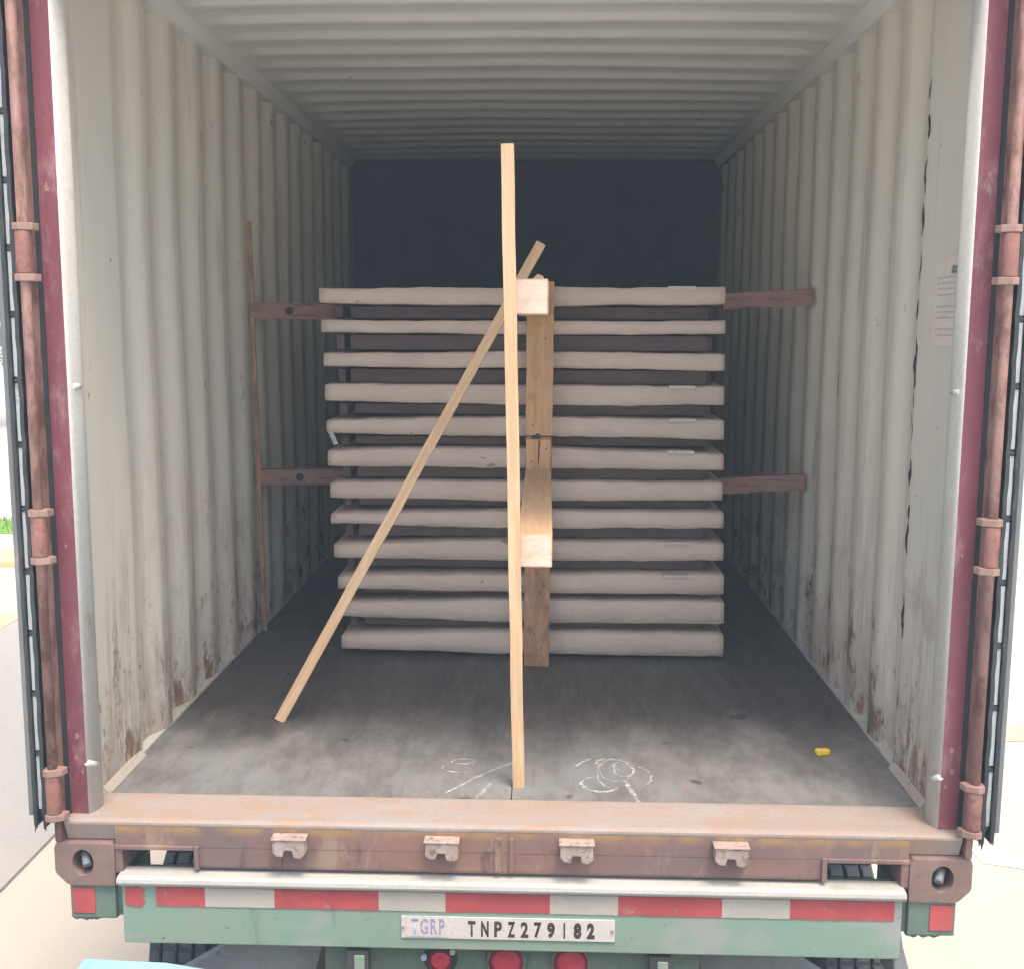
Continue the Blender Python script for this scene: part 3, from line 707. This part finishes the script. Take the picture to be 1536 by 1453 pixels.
for i, ch in enumerate('TNPZ279182'):
    wd = 0.0045 if ch == '1' else 0.0205
    text(ch, -0.105+0.0352*i+(0.008 if ch == '1' else 0), -0.1150, 0.045, wd, 'ink_black', pl, 0.065 if i > 5 else 0.040, -0.0229)
for x in (-0.278, 0.279):
    b = new(); tube(b, (x, -0.0262, -0.0915), (x, -0.0224, -0.0915), 0.0042, 10); obj('rivet', b, 'keeper', pl)
# light panel below the beam
b = new(); box(b, -0.50, 0.52, 0.03, 0.07, -0.42, -0.157); lp = obj('light_panel', b, 'green_dull', trl, bevel=0.003)
for x, r, ring in ((-0.183, 0.032, True), (-0.004, 0.047, False), (0.171, 0.047, False)):
    b = new(); zc_ = -0.207
    for j in range(4):
        pass
    tube(b, (x, 0.029, zc_), (x, 0.012, zc_), r, 28); tube(b, (x, 0.0118, zc_), (x, 0.006, zc_), r*0.97, 28, r*0.6)
    l = obj('marker_light', b, 'lens_red', trl)
    b = new()
    for k in range(28):
        a0, a1 = 2*math.pi*k/28, 2*math.pi*(k+1)/28; ro = r*1.45 if ring else r*1.16
        q = [(x+math.cos(a)*rr, yy, zc_+math.sin(a)*rr) for a, rr, yy in ((a0, r*1.005, 0.010), (a1, r*1.005, 0.010), (a1, ro, 0.022), (a0, ro, 0.022))]
        b.faces.new([b.verts.new(p) for p in q])
    obj('bezel', b, 'gasket_shade_black' if ring else 'green_dull', l)
    if ring:
        b = new()
        for a in (0.7, 2.9): tube(b, (x+math.cos(a)*r*1.4, 0.02, zc_+math.sin(a)*r*1.4), (x+math.cos(a)*r*1.4, 0.004, zc_+math.sin(a)*r*1.4), 0.008, 10)
        obj('screw', b, 'strip_white', l)
for x in (-0.405, 0.41):      # hooks either side
    b = new(); box(b, x-0.03, x+0.03, -0.01, 0.029, -0.26, -0.17)
    h = obj('lamp_bracket', b, 'chassis_dark', trl, bevel=0.006)
    b = new(); box(b, x-0.008, x+0.02, -0.014, -0.0102, -0.25, -0.182); obj('bracket_face', b, 'green_paint', h, bevel=0.004)
# struts, side bracket, mudguards
for s in (-1, 1):
    b = new(); z = -0.157
    prism(b, [(s*0.50, z), (s*0.62, z), (s*0.78, z-0.055), (s*0.95, z-0.16), (s*0.95, z-0.26), (s*0.58, z-0.26)], 'y', 0.075, 0.12)
    obj('brace_plate', b, 'chassis_grey', trl, bevel=0.004)
b = new(); box(b, 0.757, 0.772, 0.10, 0.13, -0.55, -0.16); obj('hose', b, 'chassis_grey', trl, bevel=0.004)
b = new(); prism(b, [(1.02, -0.10), (1.04, -0.06), (1.052, -0.13), (1.09, -0.26), (1.04, -0.26)], 'y', 0.0, 0.15); obj('side_bracket', b, 'chassis_grey', trl, bevel=0.002)
# chassis rails and axles with wheels
b = new(); box(b, -0.48, -0.36, 0.9, 5.9, -0.42, -0.05); box(b, 0.36, 0.48, 0.9, 5.9, -0.42, -0.05)
for y in (1.7, 2.9, 4.2, 5.6): box(b, -0.359, 0.359, y, y+0.1, -0.38, -0.1)
obj('chassis_rail', b, 'chassis_dark', trl)
for ay in (1.05, 2.35):
    b = new(); tube(b, (-1.15, ay, -0.70), (1.15, ay, -0.70), 0.06, 14); obj('axle', b, 'chassis_dark', trl)
def wheel(cx, cy, cz, r=0.50, wd=0.23):
    b = new(); n = 72; pr = []
    half = wd/2
    for k, (u, dr) in enumerate([(-1, -0.20), (-1, -0.06), (-0.86, -0.012), (-0.80, 0), (-0.50, 0), (-0.49, -0.014), (-0.43, -0.014), (-0.42, 0), (-0.04, 0), (-0.035, -0.014), (0.035, -0.014), (0.04, 0), (0.42, 0), (0.43, -0.014), (0.49, -0.014), (0.50, 0), (0.80, 0), (0.86, -0.012), (1, -0.06), (1, -0.20)]):
        pr.append((u*half, r+dr))
    rings = [[b.verts.new((cx+x, cy+math.cos(a*2*math.pi/n)*rr, cz+math.sin(a*2*math.pi/n)*rr)) for x, rr in pr] for a in range(n)]
    for i in range(n):
        for j in range(len(pr)-1):
            f = b.faces.new((rings[i][j], rings[(i+1)%n][j], rings[(i+1)%n][j+1], rings[i][j+1]))
    # raised tread blocks
    for i in range(0, n):
        a = (i+0.5)*2*math.pi/n
        for u0, u1 in ((-0.78, -0.52), (-0.40, -0.06), (0.06, 0.40), (0.52, 0.78)):
            c0 = Vector((0, math.cos(a), math.sin(a))); t = Vector((0, -math.sin(a), math.cos(a)))*0.015
            base = [Vector((cx+u*half, cy, cz))+c0*rr+tt for rr in (r-0.002, r+0.008) for u in (u0, u1) for tt in (-t, t)]
            v = [b.verts.new(p) for p in base]
            for f in ((4, 5, 7, 6), (0, 4, 6, 2), (1, 3, 7, 5), (0, 1, 5, 4), (2, 6, 7, 3)): b.faces.new([v[q] for q in f])
    return b
for ay in (1.05, 2.35):
    for s in (-1, 1):
        for k in (0, 1):
            cx = s*(1.10-k*0.30); t_ = obj('wheel', wheel(cx, ay, -0.70), 'rubber', trl)
            b = new(); tube(b, (cx-0.09, ay, -0.70), (cx+0.09, ay, -0.70), 0.30, 32, 0.30); tube(b, (cx-0.11, ay, -0.70), (cx+0.11, ay, -0.70), 0.12, 20)
            obj('rim', b, 'chassis_grey', t_)
for s in (-1, 1):   # landing legs far in front
    b = new(); box(b, *sorted((s*0.5, s*0.62)), 5.2, 5.32, GZ+0.02, -0.1); box(b, *sorted((s*0.44, s*0.68)), 5.13, 5.39, GZ, GZ+0.02)
    obj('landing_leg', b, 'chassis_dark', trl)

# dock leveller lip in pale blue: only its corner reaches the picture
lip = new(); n = 20
pts = []
for i in range(n+1):
    x = -0.955+1.9*i/n; e = -0.447-0.010*math.sin(min(1, i/5)*3.0)-0.11*max(0, min(1, (i-2)/4))**1.2
    pts.append((x, e))
top = [lip.verts.new((x, e, DZ+0.002)) for x, e in pts]; bk = [lip.verts.new((x, -1.9, DZ+0.004)) for x, e in pts]
tb = [lip.verts.new((x, e, DZ-0.02)) for x, e in pts]; bb = [lip.verts.new((x, -1.9, DZ-0.02)) for x, e in pts]
for i in range(n):
    for A, B in ((top, bk), (bk, bb), (bb, tb), (tb, top)): lip.faces.new((A[i], A[i+1], B[i+1], B[i]))
lip.faces.new((top[0], bk[0], bb[0], tb[0])); lip.faces.new((top[-1], tb[-1], bb[-1], bk[-1]))
tag(obj('dock_plate', lip, 'pale_blue', loc=(0, -1.2, DZ)), 'pale blue steel dock plate just below the trailer beam at the left', 'dock plate')

# ================================================================= THE CARGO
# left edge, right edge, top/bottom at left, middle, right
rows = [(-0.799, 0.777, 1.638, 1.582, 1.645, 1.574, 1.650, 1.583), (-0.794, 0.781, 1.515, 1.468, 1.515, 1.463, 1.520, 1.468),
 (-0.788, 0.783, 1.387, 1.335, 1.396, 1.331, 1.391, 1.326), (-0.786, 0.787, 1.264, 1.199, 1.265, 1.187, 1.264, 1.191),
 (-0.780, 0.788, 1.119, 1.072, 1.140, 1.063, 1.131, 1.057), (-0.777, 0.790, 1.000, 0.938, 1.018, 0.938, 1.002, 0.938),
 (-0.771, 0.791, 0.871, 0.812, 0.884, 0.806, 0.885, 0.819), (-0.768, 0.797, 0.749, 0.711, 0.766, 0.698, 0.770, 0.706),
 (-0.760, 0.803, 0.624, 0.567, 0.646, 0.562, 0.644, 0.571), (-0.746, 0.807, 0.490, 0.440, 0.507, 0.433, 0.516, 0.434),
 (-0.738, 0.812, 0.379, 0.324, 0.400, 0.308, 0.404, 0.311), (-0.736, 0.814, 0.245, 0.189, 0.268, 0.177, 0.265, 0.176)]
ordn = ['topmost', 'second from the top', 'third from the top', 'fourth from the top', 'fifth from the top', 'sixth from the top',
        'seventh from the top', 'eighth from the top', 'ninth from the top', 'tenth from the top', 'second from the bottom', 'bottom one']
YF = 1.60
def carton(i, r):
    xl, xr, tl, bl, tm, bmid, tr, br = r
    root = empty('flat_carton', (0, YF+0.7, bmid), '', 'carton', 'stack of flat cartons')
    lab = {0: 'topmost flat carton, level with the upper beam end, with a pale tape tag', 11: 'bottom flat carton of the stack, lying almost on the floor',
           4: 'flat carton fifth from the top, with a scrap of strap hanging at its left corner', 6: 'flat carton seventh from the top, just below the lower pair of bracing bars'}.get(i, 'long flat beige carton, %s in the stack of twelve' % ordn[i])
    root['label'] = lab
    b = new(); nx = 56; yb = YF+1.25; jy = random.uniform(-0.008, 0.008)
    def q(u, a, m, c):   # smooth through three values
        return a*(1-u)*(1-2*u)+m*4*u*(1-u)+c*u*(2*u-1) if False else (a+(m-a)*min(1, u*2.2)**0.8 if u < 0.5 else m+(c-m)*((u-0.5)*2)**1.3)
    prof_n = 8; sec = []
    for k in range(nx+1):
        u = k/nx; x = xl+(xr-xl)*u
        zt = q(u, tl, tm, tr)+noise.noise(Vector((x*4, i*3.7, 0)))*0.005+noise.noise(Vector((x*14, i*1.7, 4)))*0.003
        zb = q(u, bl, bmid, br)+noise.noise(Vector((x*4, i*2.1, 9)))*0.005+noise.noise(Vector((x*16, i, 7)))*0.003
        bul = 0.007*noise.noise(Vector((x*3, i*5.0, 2)))+jy; h = zt-zb; rr = min(0.006, h*0.12)
        sec.append([(x, yb, zb), (x, YF+rr+bul+0.03, zb), (x, YF+rr+bul, zb+0.001), (x, YF+bul+0.003, zb+rr*0.5), (x, YF+bul-0.002, zb+rr), (x, YF+bul-0.005+0.004*noise.noise(Vector((x*9, i, 5))), zb+h*0.5), (x, YF+bul, zt-rr), (x, YF+bul+0.004, zt-rr*0.4), (x, YF+rr+bul, zt), (x, YF+0.08, zt+0.001), (x, yb, zt)])
    rings = [[b.verts.new(p) for p in s_] for s_ in sec]; m = len(rings[0])
    for k in range(nx):
        for j in range(m):
            f = b.faces.new((rings[k][j], rings[k+1][j], rings[k+1][(j+1)%m], rings[k][(j+1)%m])); f.smooth = 0 < j < m-1
    b.faces.new(rings[0][::-1]); b.faces.new(rings[-1])
    cov = obj('cover', b, 'cardboard', root)
    if i in (0, 3, 4, 5, 8, 9):          # pale tape tag at the right
        b = new(); xa = 0.565+random.uniform(-.01, .01); zt_ = tm+(tr-tm)*0.5
        box(b, xa, xa+0.105, YF-0.0045+jy-0.004, YF+0.05, zt_-0.010, zt_+0.004)
        obj('tape_tag', b, 'tape_pale', root, bevel=0.002)
    # bearers under it
    if i < 11:
        nb = rows[i+1]; zb_ = bmid-0.004 ; zl = nb[4]+0.006
        b = new(); xa = -0.700+0.004*i; box(b, xa+random.uniform(-.01, .01), 0.735, YF+0.075, YF+0.16, min(bl, bmid, br)-(-0.004)-0.0, min(bl, bmid, br)-0.001) if False else None
        zlo = max(nb[2], nb[4], nb[6])+0.004; zhi = min(bl, bmid, br)-0.003
        box(b, xa+random.uniform(-.008, .008), 0.728, YF+0.07+random.uniform(0, .02), YF+0.17, zlo, zhi)
        obj('bearer', b, 'bearer_wood', root, bevel=0.003)
        b = new(); box(b, xa-0.052, xa-0.022, YF+0.075, YF+0.9, zlo, zhi); box(b, 0.7285+0.003, 0.7285+0.02, YF+0.11, YF+1.0, zlo, zhi)
        obj('side_runner', b, 'bearer_wood', root, bevel=0.003)
        for yy in (0.62, 1.12):
            b = new(); box(b, xa, 0.728, YF+yy, YF+yy+0.09, zlo, zhi); obj('bearer', b, 'bearer_wood', root)
    if i == 4:
        b = new(); beam_between(b, (-0.765, YF-0.014, 1.085), (-0.742, YF-0.012, 1.028), 0.018, 0.003); obj('loose_strap', b, 'lash_grey', root, bevel=0.001)
    if i == 11:
        for xx in (-0.6, 0.0, 0.6):
            b = new(); box(b, xx-0.05, xx+0.05, YF+0.06, YF+1.2, FZ+0.001, 0.17); obj('skid', b, 'bearer_wood', root)
for i, r in enumerate(rows): carton(i, r)

# ---- timber post in two lengths standing against the cartons
def ztimber(name, mats, x, y, z0, z1, wx, wy, label, cat, dx=0.0, seg=14, group=None, rough=0.0012):
    b = new(); beam_between(b, (x, y, z0), (x+dx, y, z1), wx, wy, Vector((0, 1, 0)), 0, 1, seg, rough)
    return tag(obj(name, b, mats, bevel=0.003, loc=(x, y, z0)), label, cat, group)
up = ztimber('timber_post', ['pine_post', 'end_grain'], 0.0635, 1.528, 1.079, 1.664, 0.103, 0.092, 'pale square timber post holding the upper beam against the cartons', 'timber post', 0.002, group='timber posts against the cartons')
lo_ = ztimber('timber_post', ['old_post', 'end_grain'], 0.0605, 1.528, FZ, 1.074, 0.100, 0.092, 'darker rough timber post standing on the floor under the lower beam', 'timber post', 0.001, seg=18, group='timber posts against the cartons', rough=0.003)
# split in the head of the lower post
b = new()
prism(b, [(0.062, 1.0745), (0.071, 1.0745), (0.069, 1.02), (0.064, 0.975), (0.061, 0.945), (0.060, 0.975), (0.0615, 1.02)], 'y', 1.4755, 1.4815)
obj('split_crack', b, 'grime_black', lo_)
b = new(); tube(b, (0.058, 1.4780, 1.077), (0.058, 1.4815, 1.077), 0.011, 16); tube(b, (0.043, 1.4785, 1.074), (0.043, 1.4816, 1.074), 0.007, 12)
obj('knot_hole', b, 'grime_black', lo_)
b = new(); box(b, 0.014, 0.110, 1.470, 1.4815, 0.945, 1.066)
obj('nailed_block', b, 'pine_post', lo_, bevel=0.004)
b = new(); prism(b, [(0.062, 1.062), (0.068, 1.062), (0.066, 1.01), (0.061, 0.955), (0.060, 1.0)], 'y', 1.4675, 1.4698)
obj('split_crack', b, 'grime_black', lo_)
b = new()
for q in range(14):
    zz = random.uniform(0.45, 0.82); xx = random.uniform(0.02, 0.09)
    tube(b, (xx, 1.4790, zz), (xx+random.uniform(-.008, .008), 1.4798, zz+random.uniform(.01, .03)), random.uniform(.003, .008), 8, 0.001)
obj('bark_patch', b, 'old_post', lo_)

# ---- two beams running from the post out to the door
def ybeam(x0, z0, x1, z1, y0, y1, w, label, lift):
    b = new(); beam_between(b, (x0, y0, z0), (x1, y1, z1), w, w, Vector((0, 0, 1)), 0, 1, 8, 0.001)
    return tag(obj('timber_beam', b, ['pine_beam', 'end_grain'], bevel=0.004, loc=(x0, y0, z0)), label, 'timber beam', 'timber beams pointing out of the container')
ub = ybeam(0.0445, 1.577, 0.055, 1.582, 0.335, 1.48, 0.098, 'upper square timber beam whose pale end faces out between the two leaning battens', 0)
lb = ybeam(0.0625, 0.863, 0.062, 0.898, 0.335, 1.468, 0.099, 'lower square timber beam with pinkish cut end beside the upright batten', 0)
b = new(); prism(b, [(0.035, 1.6245), (0.085, 1.6245), (0.078, 1.643), (0.062, 1.649), (0.050, 1.637)], 'y', 0.55, 0.60)
obj('splinter', b, 'pine_beam', ub, bevel=0.002)

for par, pts_ in ((up, ((0.04, 1.12), (0.085, 1.45), (0.05, 1.30))), (lo_, ((0.035, 0.98), (0.092, 1.03), (0.05, 0.30), (0.08, 0.24)))):
    for (x_, z_) in pts_:
        yf = 1.470 if (par is lo_ and z_ > 0.9) else 1.482
        b = new(); tube(b, (x_, yf-0.0035, z_), (x_, yf+0.004, z_), 0.0035, 10); obj('nail_head', b, 'chassis_dark', par)

# ---- battens
def batten(name, a, c, wx, wy, label, up=Vector((0, 1, 0)), mat='pine', seg=16, wob=0.0012, group='loose pine battens'):
    b = new(); a = Vector(a); c = Vector(c); L = (c-a).length
    beam_between(b, (0, 0, 0), (0, 0, L), wx, wy, Vector((0, 1, 0)), 0, 1, seg, wob)
    o = obj(name, b, [mat, 'end_grain'], bevel=0.0018)
    d = (c-a).normalized(); u = (up-d*up.dot(d)).normalized(); s = u.cross(d)
    m = Matrix((s, u, d)).transposed().to_4x4(); m.translation = a
    o.rotation_euler = m.to_euler(); o.location = a
    return tag(o, label, 'batten', group)
batten('pine_batten', (0.0205, 0.312, FZ), (-0.0185, 0.262, 1.975), 0.035, 0.024, 'long upright pine batten standing on the floor in front of the beam ends')
batten('pine_batten', (-0.808, 0.83, FZ), (0.066, 1.27, 1.787), 0.036, 0.030, 'slanting pine batten leaning from the floor at the left up to the upper beam')
batten('wall_batten', (-1.142, 1.96, FZ), (-1.150, 1.905, 1.92), 0.013, 0.018, 'thin brownish batten upright against the left wall by the bracing bars', up=Vector((1, 0, 0)), mat='old_post', group=None)

# ---- bracing bars wedged between stack and walls
def brace(a, c, label, knots=()):
    b = new(); beam_between(b, a, c, 0.066, 0.045, Vector((0, 1, 0)), 0, 0, 12, 0.0012)
    o = tag(obj('bracing_bar', b, 'brace_wood', bevel=0.004, loc=a), label, 'bracing bar', 'bracing bars between carton stack and walls')
    for t in knots:
        p = Vector(a).lerp(Vector(c), t); b = new(); tube(b, p+Vector((0, -0.0262, 0)), p+Vector((0, -0.020, 0)), 0.017, 14)
        obj('bolt_hole', b, 'grime_black', o)
brace((-1.160, 1.93, 1.557), (-0.757, 1.93, 1.551), 'upper left reddish bracing bar between the left wall and the carton stack', (0.42,))
brace((-1.160, 1.96, 0.847), (-0.752, 1.96, 0.850), 'lower left reddish bracing bar between the left wall and the carton stack', (0.47,))
brace((0.80, 1.82, 1.598), (1.157, 1.80, 1.618), 'upper right reddish bracing bar between the carton stack and right wall')
brace((0.80, 1.82, 0.845), (1.157, 1.80, 0.868), 'lower right reddish bracing bar between the carton stack and right wall')

# ---- small things on the floor
b = new(); box(b, -0.023, 0.023, -0.011, 0.011, 0.0, 0.020)
for v in b.verts:
    if v.co.x > 0: v.co.z *= 0.92
o = obj('foam_scrap', b, 'yellow_foam', bevel=0.006, seg=3); o.location = (0.972, 0.60, FZ+0.0005); o.rotation_euler = (0, 0, 0.25)
tag(o, 'small yellow foam scrap lying on the container floor at the right', 'foam scrap')
# every loose piece of these parts becomes a part of its own
def split_loose(o):
    b = new(); b.from_mesh(o.data); b.faces.ensure_lookup_table(); seen = set(); groups = []
    for f in b.faces:
        if f.index in seen: continue
        st = [f]; g = []; seen.add(f.index)
        while st:
            q = st.pop(); g.append(q.index)
            for v in q.verts:
                for h in v.link_faces:
                    if h.index not in seen: seen.add(h.index); st.append(h)
        groups.append(set(g))
    if len(groups) > 1:
        for k, g in enumerate(groups):
            c = b.copy(); c.faces.ensure_lookup_table()
            bmesh.ops.delete(c, geom=[f for f in c.faces if f.index not in g], context='FACES')
            if k == 0:
                first = c
            else:
                me = bpy.data.meshes.new(o.data.name); c.to_mesh(me); c.free()
                for m in o.data.materials: me.materials.append(m)
                n_ = o.copy(); n_.data = me; C.objects.link(n_)
        first.to_mesh(o.data); first.free()
    b.free()
for o in list(C.objects):
    if o.type == 'MESH' and o.name.split('.')[0] in ('side_runner', 'screw', 'weld_strap', 'weld_nib', 'chassis_rail', 'cross_member', 'landing_leg'): split_loose(o)

# ---- haze volume added for lens flare, lifting the dark far end
b = new(); box(b, -122, 122, -122, 122, GZ-1.3, 4.2)
me = bpy.data.meshes.new('haze'); b.to_mesh(me); b.free(); hz = bpy.data.objects.new('haze', me); C.objects.link(hz); hz['kind'] = 'stuff'
hm = bpy.data.materials.new('haze'); hm.use_nodes = True; t_ = hm.node_tree; t_.nodes.clear()
pv = t_.nodes.new('ShaderNodeVolumePrincipled'); pv.inputs['Density'].default_value = 0.0075; pv.inputs['Color'].default_value = (0.66, 0.84, 1.0, 1)
mo = t_.nodes.new('ShaderNodeOutputMaterial'); t_.links.new(pv.outputs[0], mo.inputs['Volume']); me.materials.append(hm)
print('objects', len(bpy.data.objects))
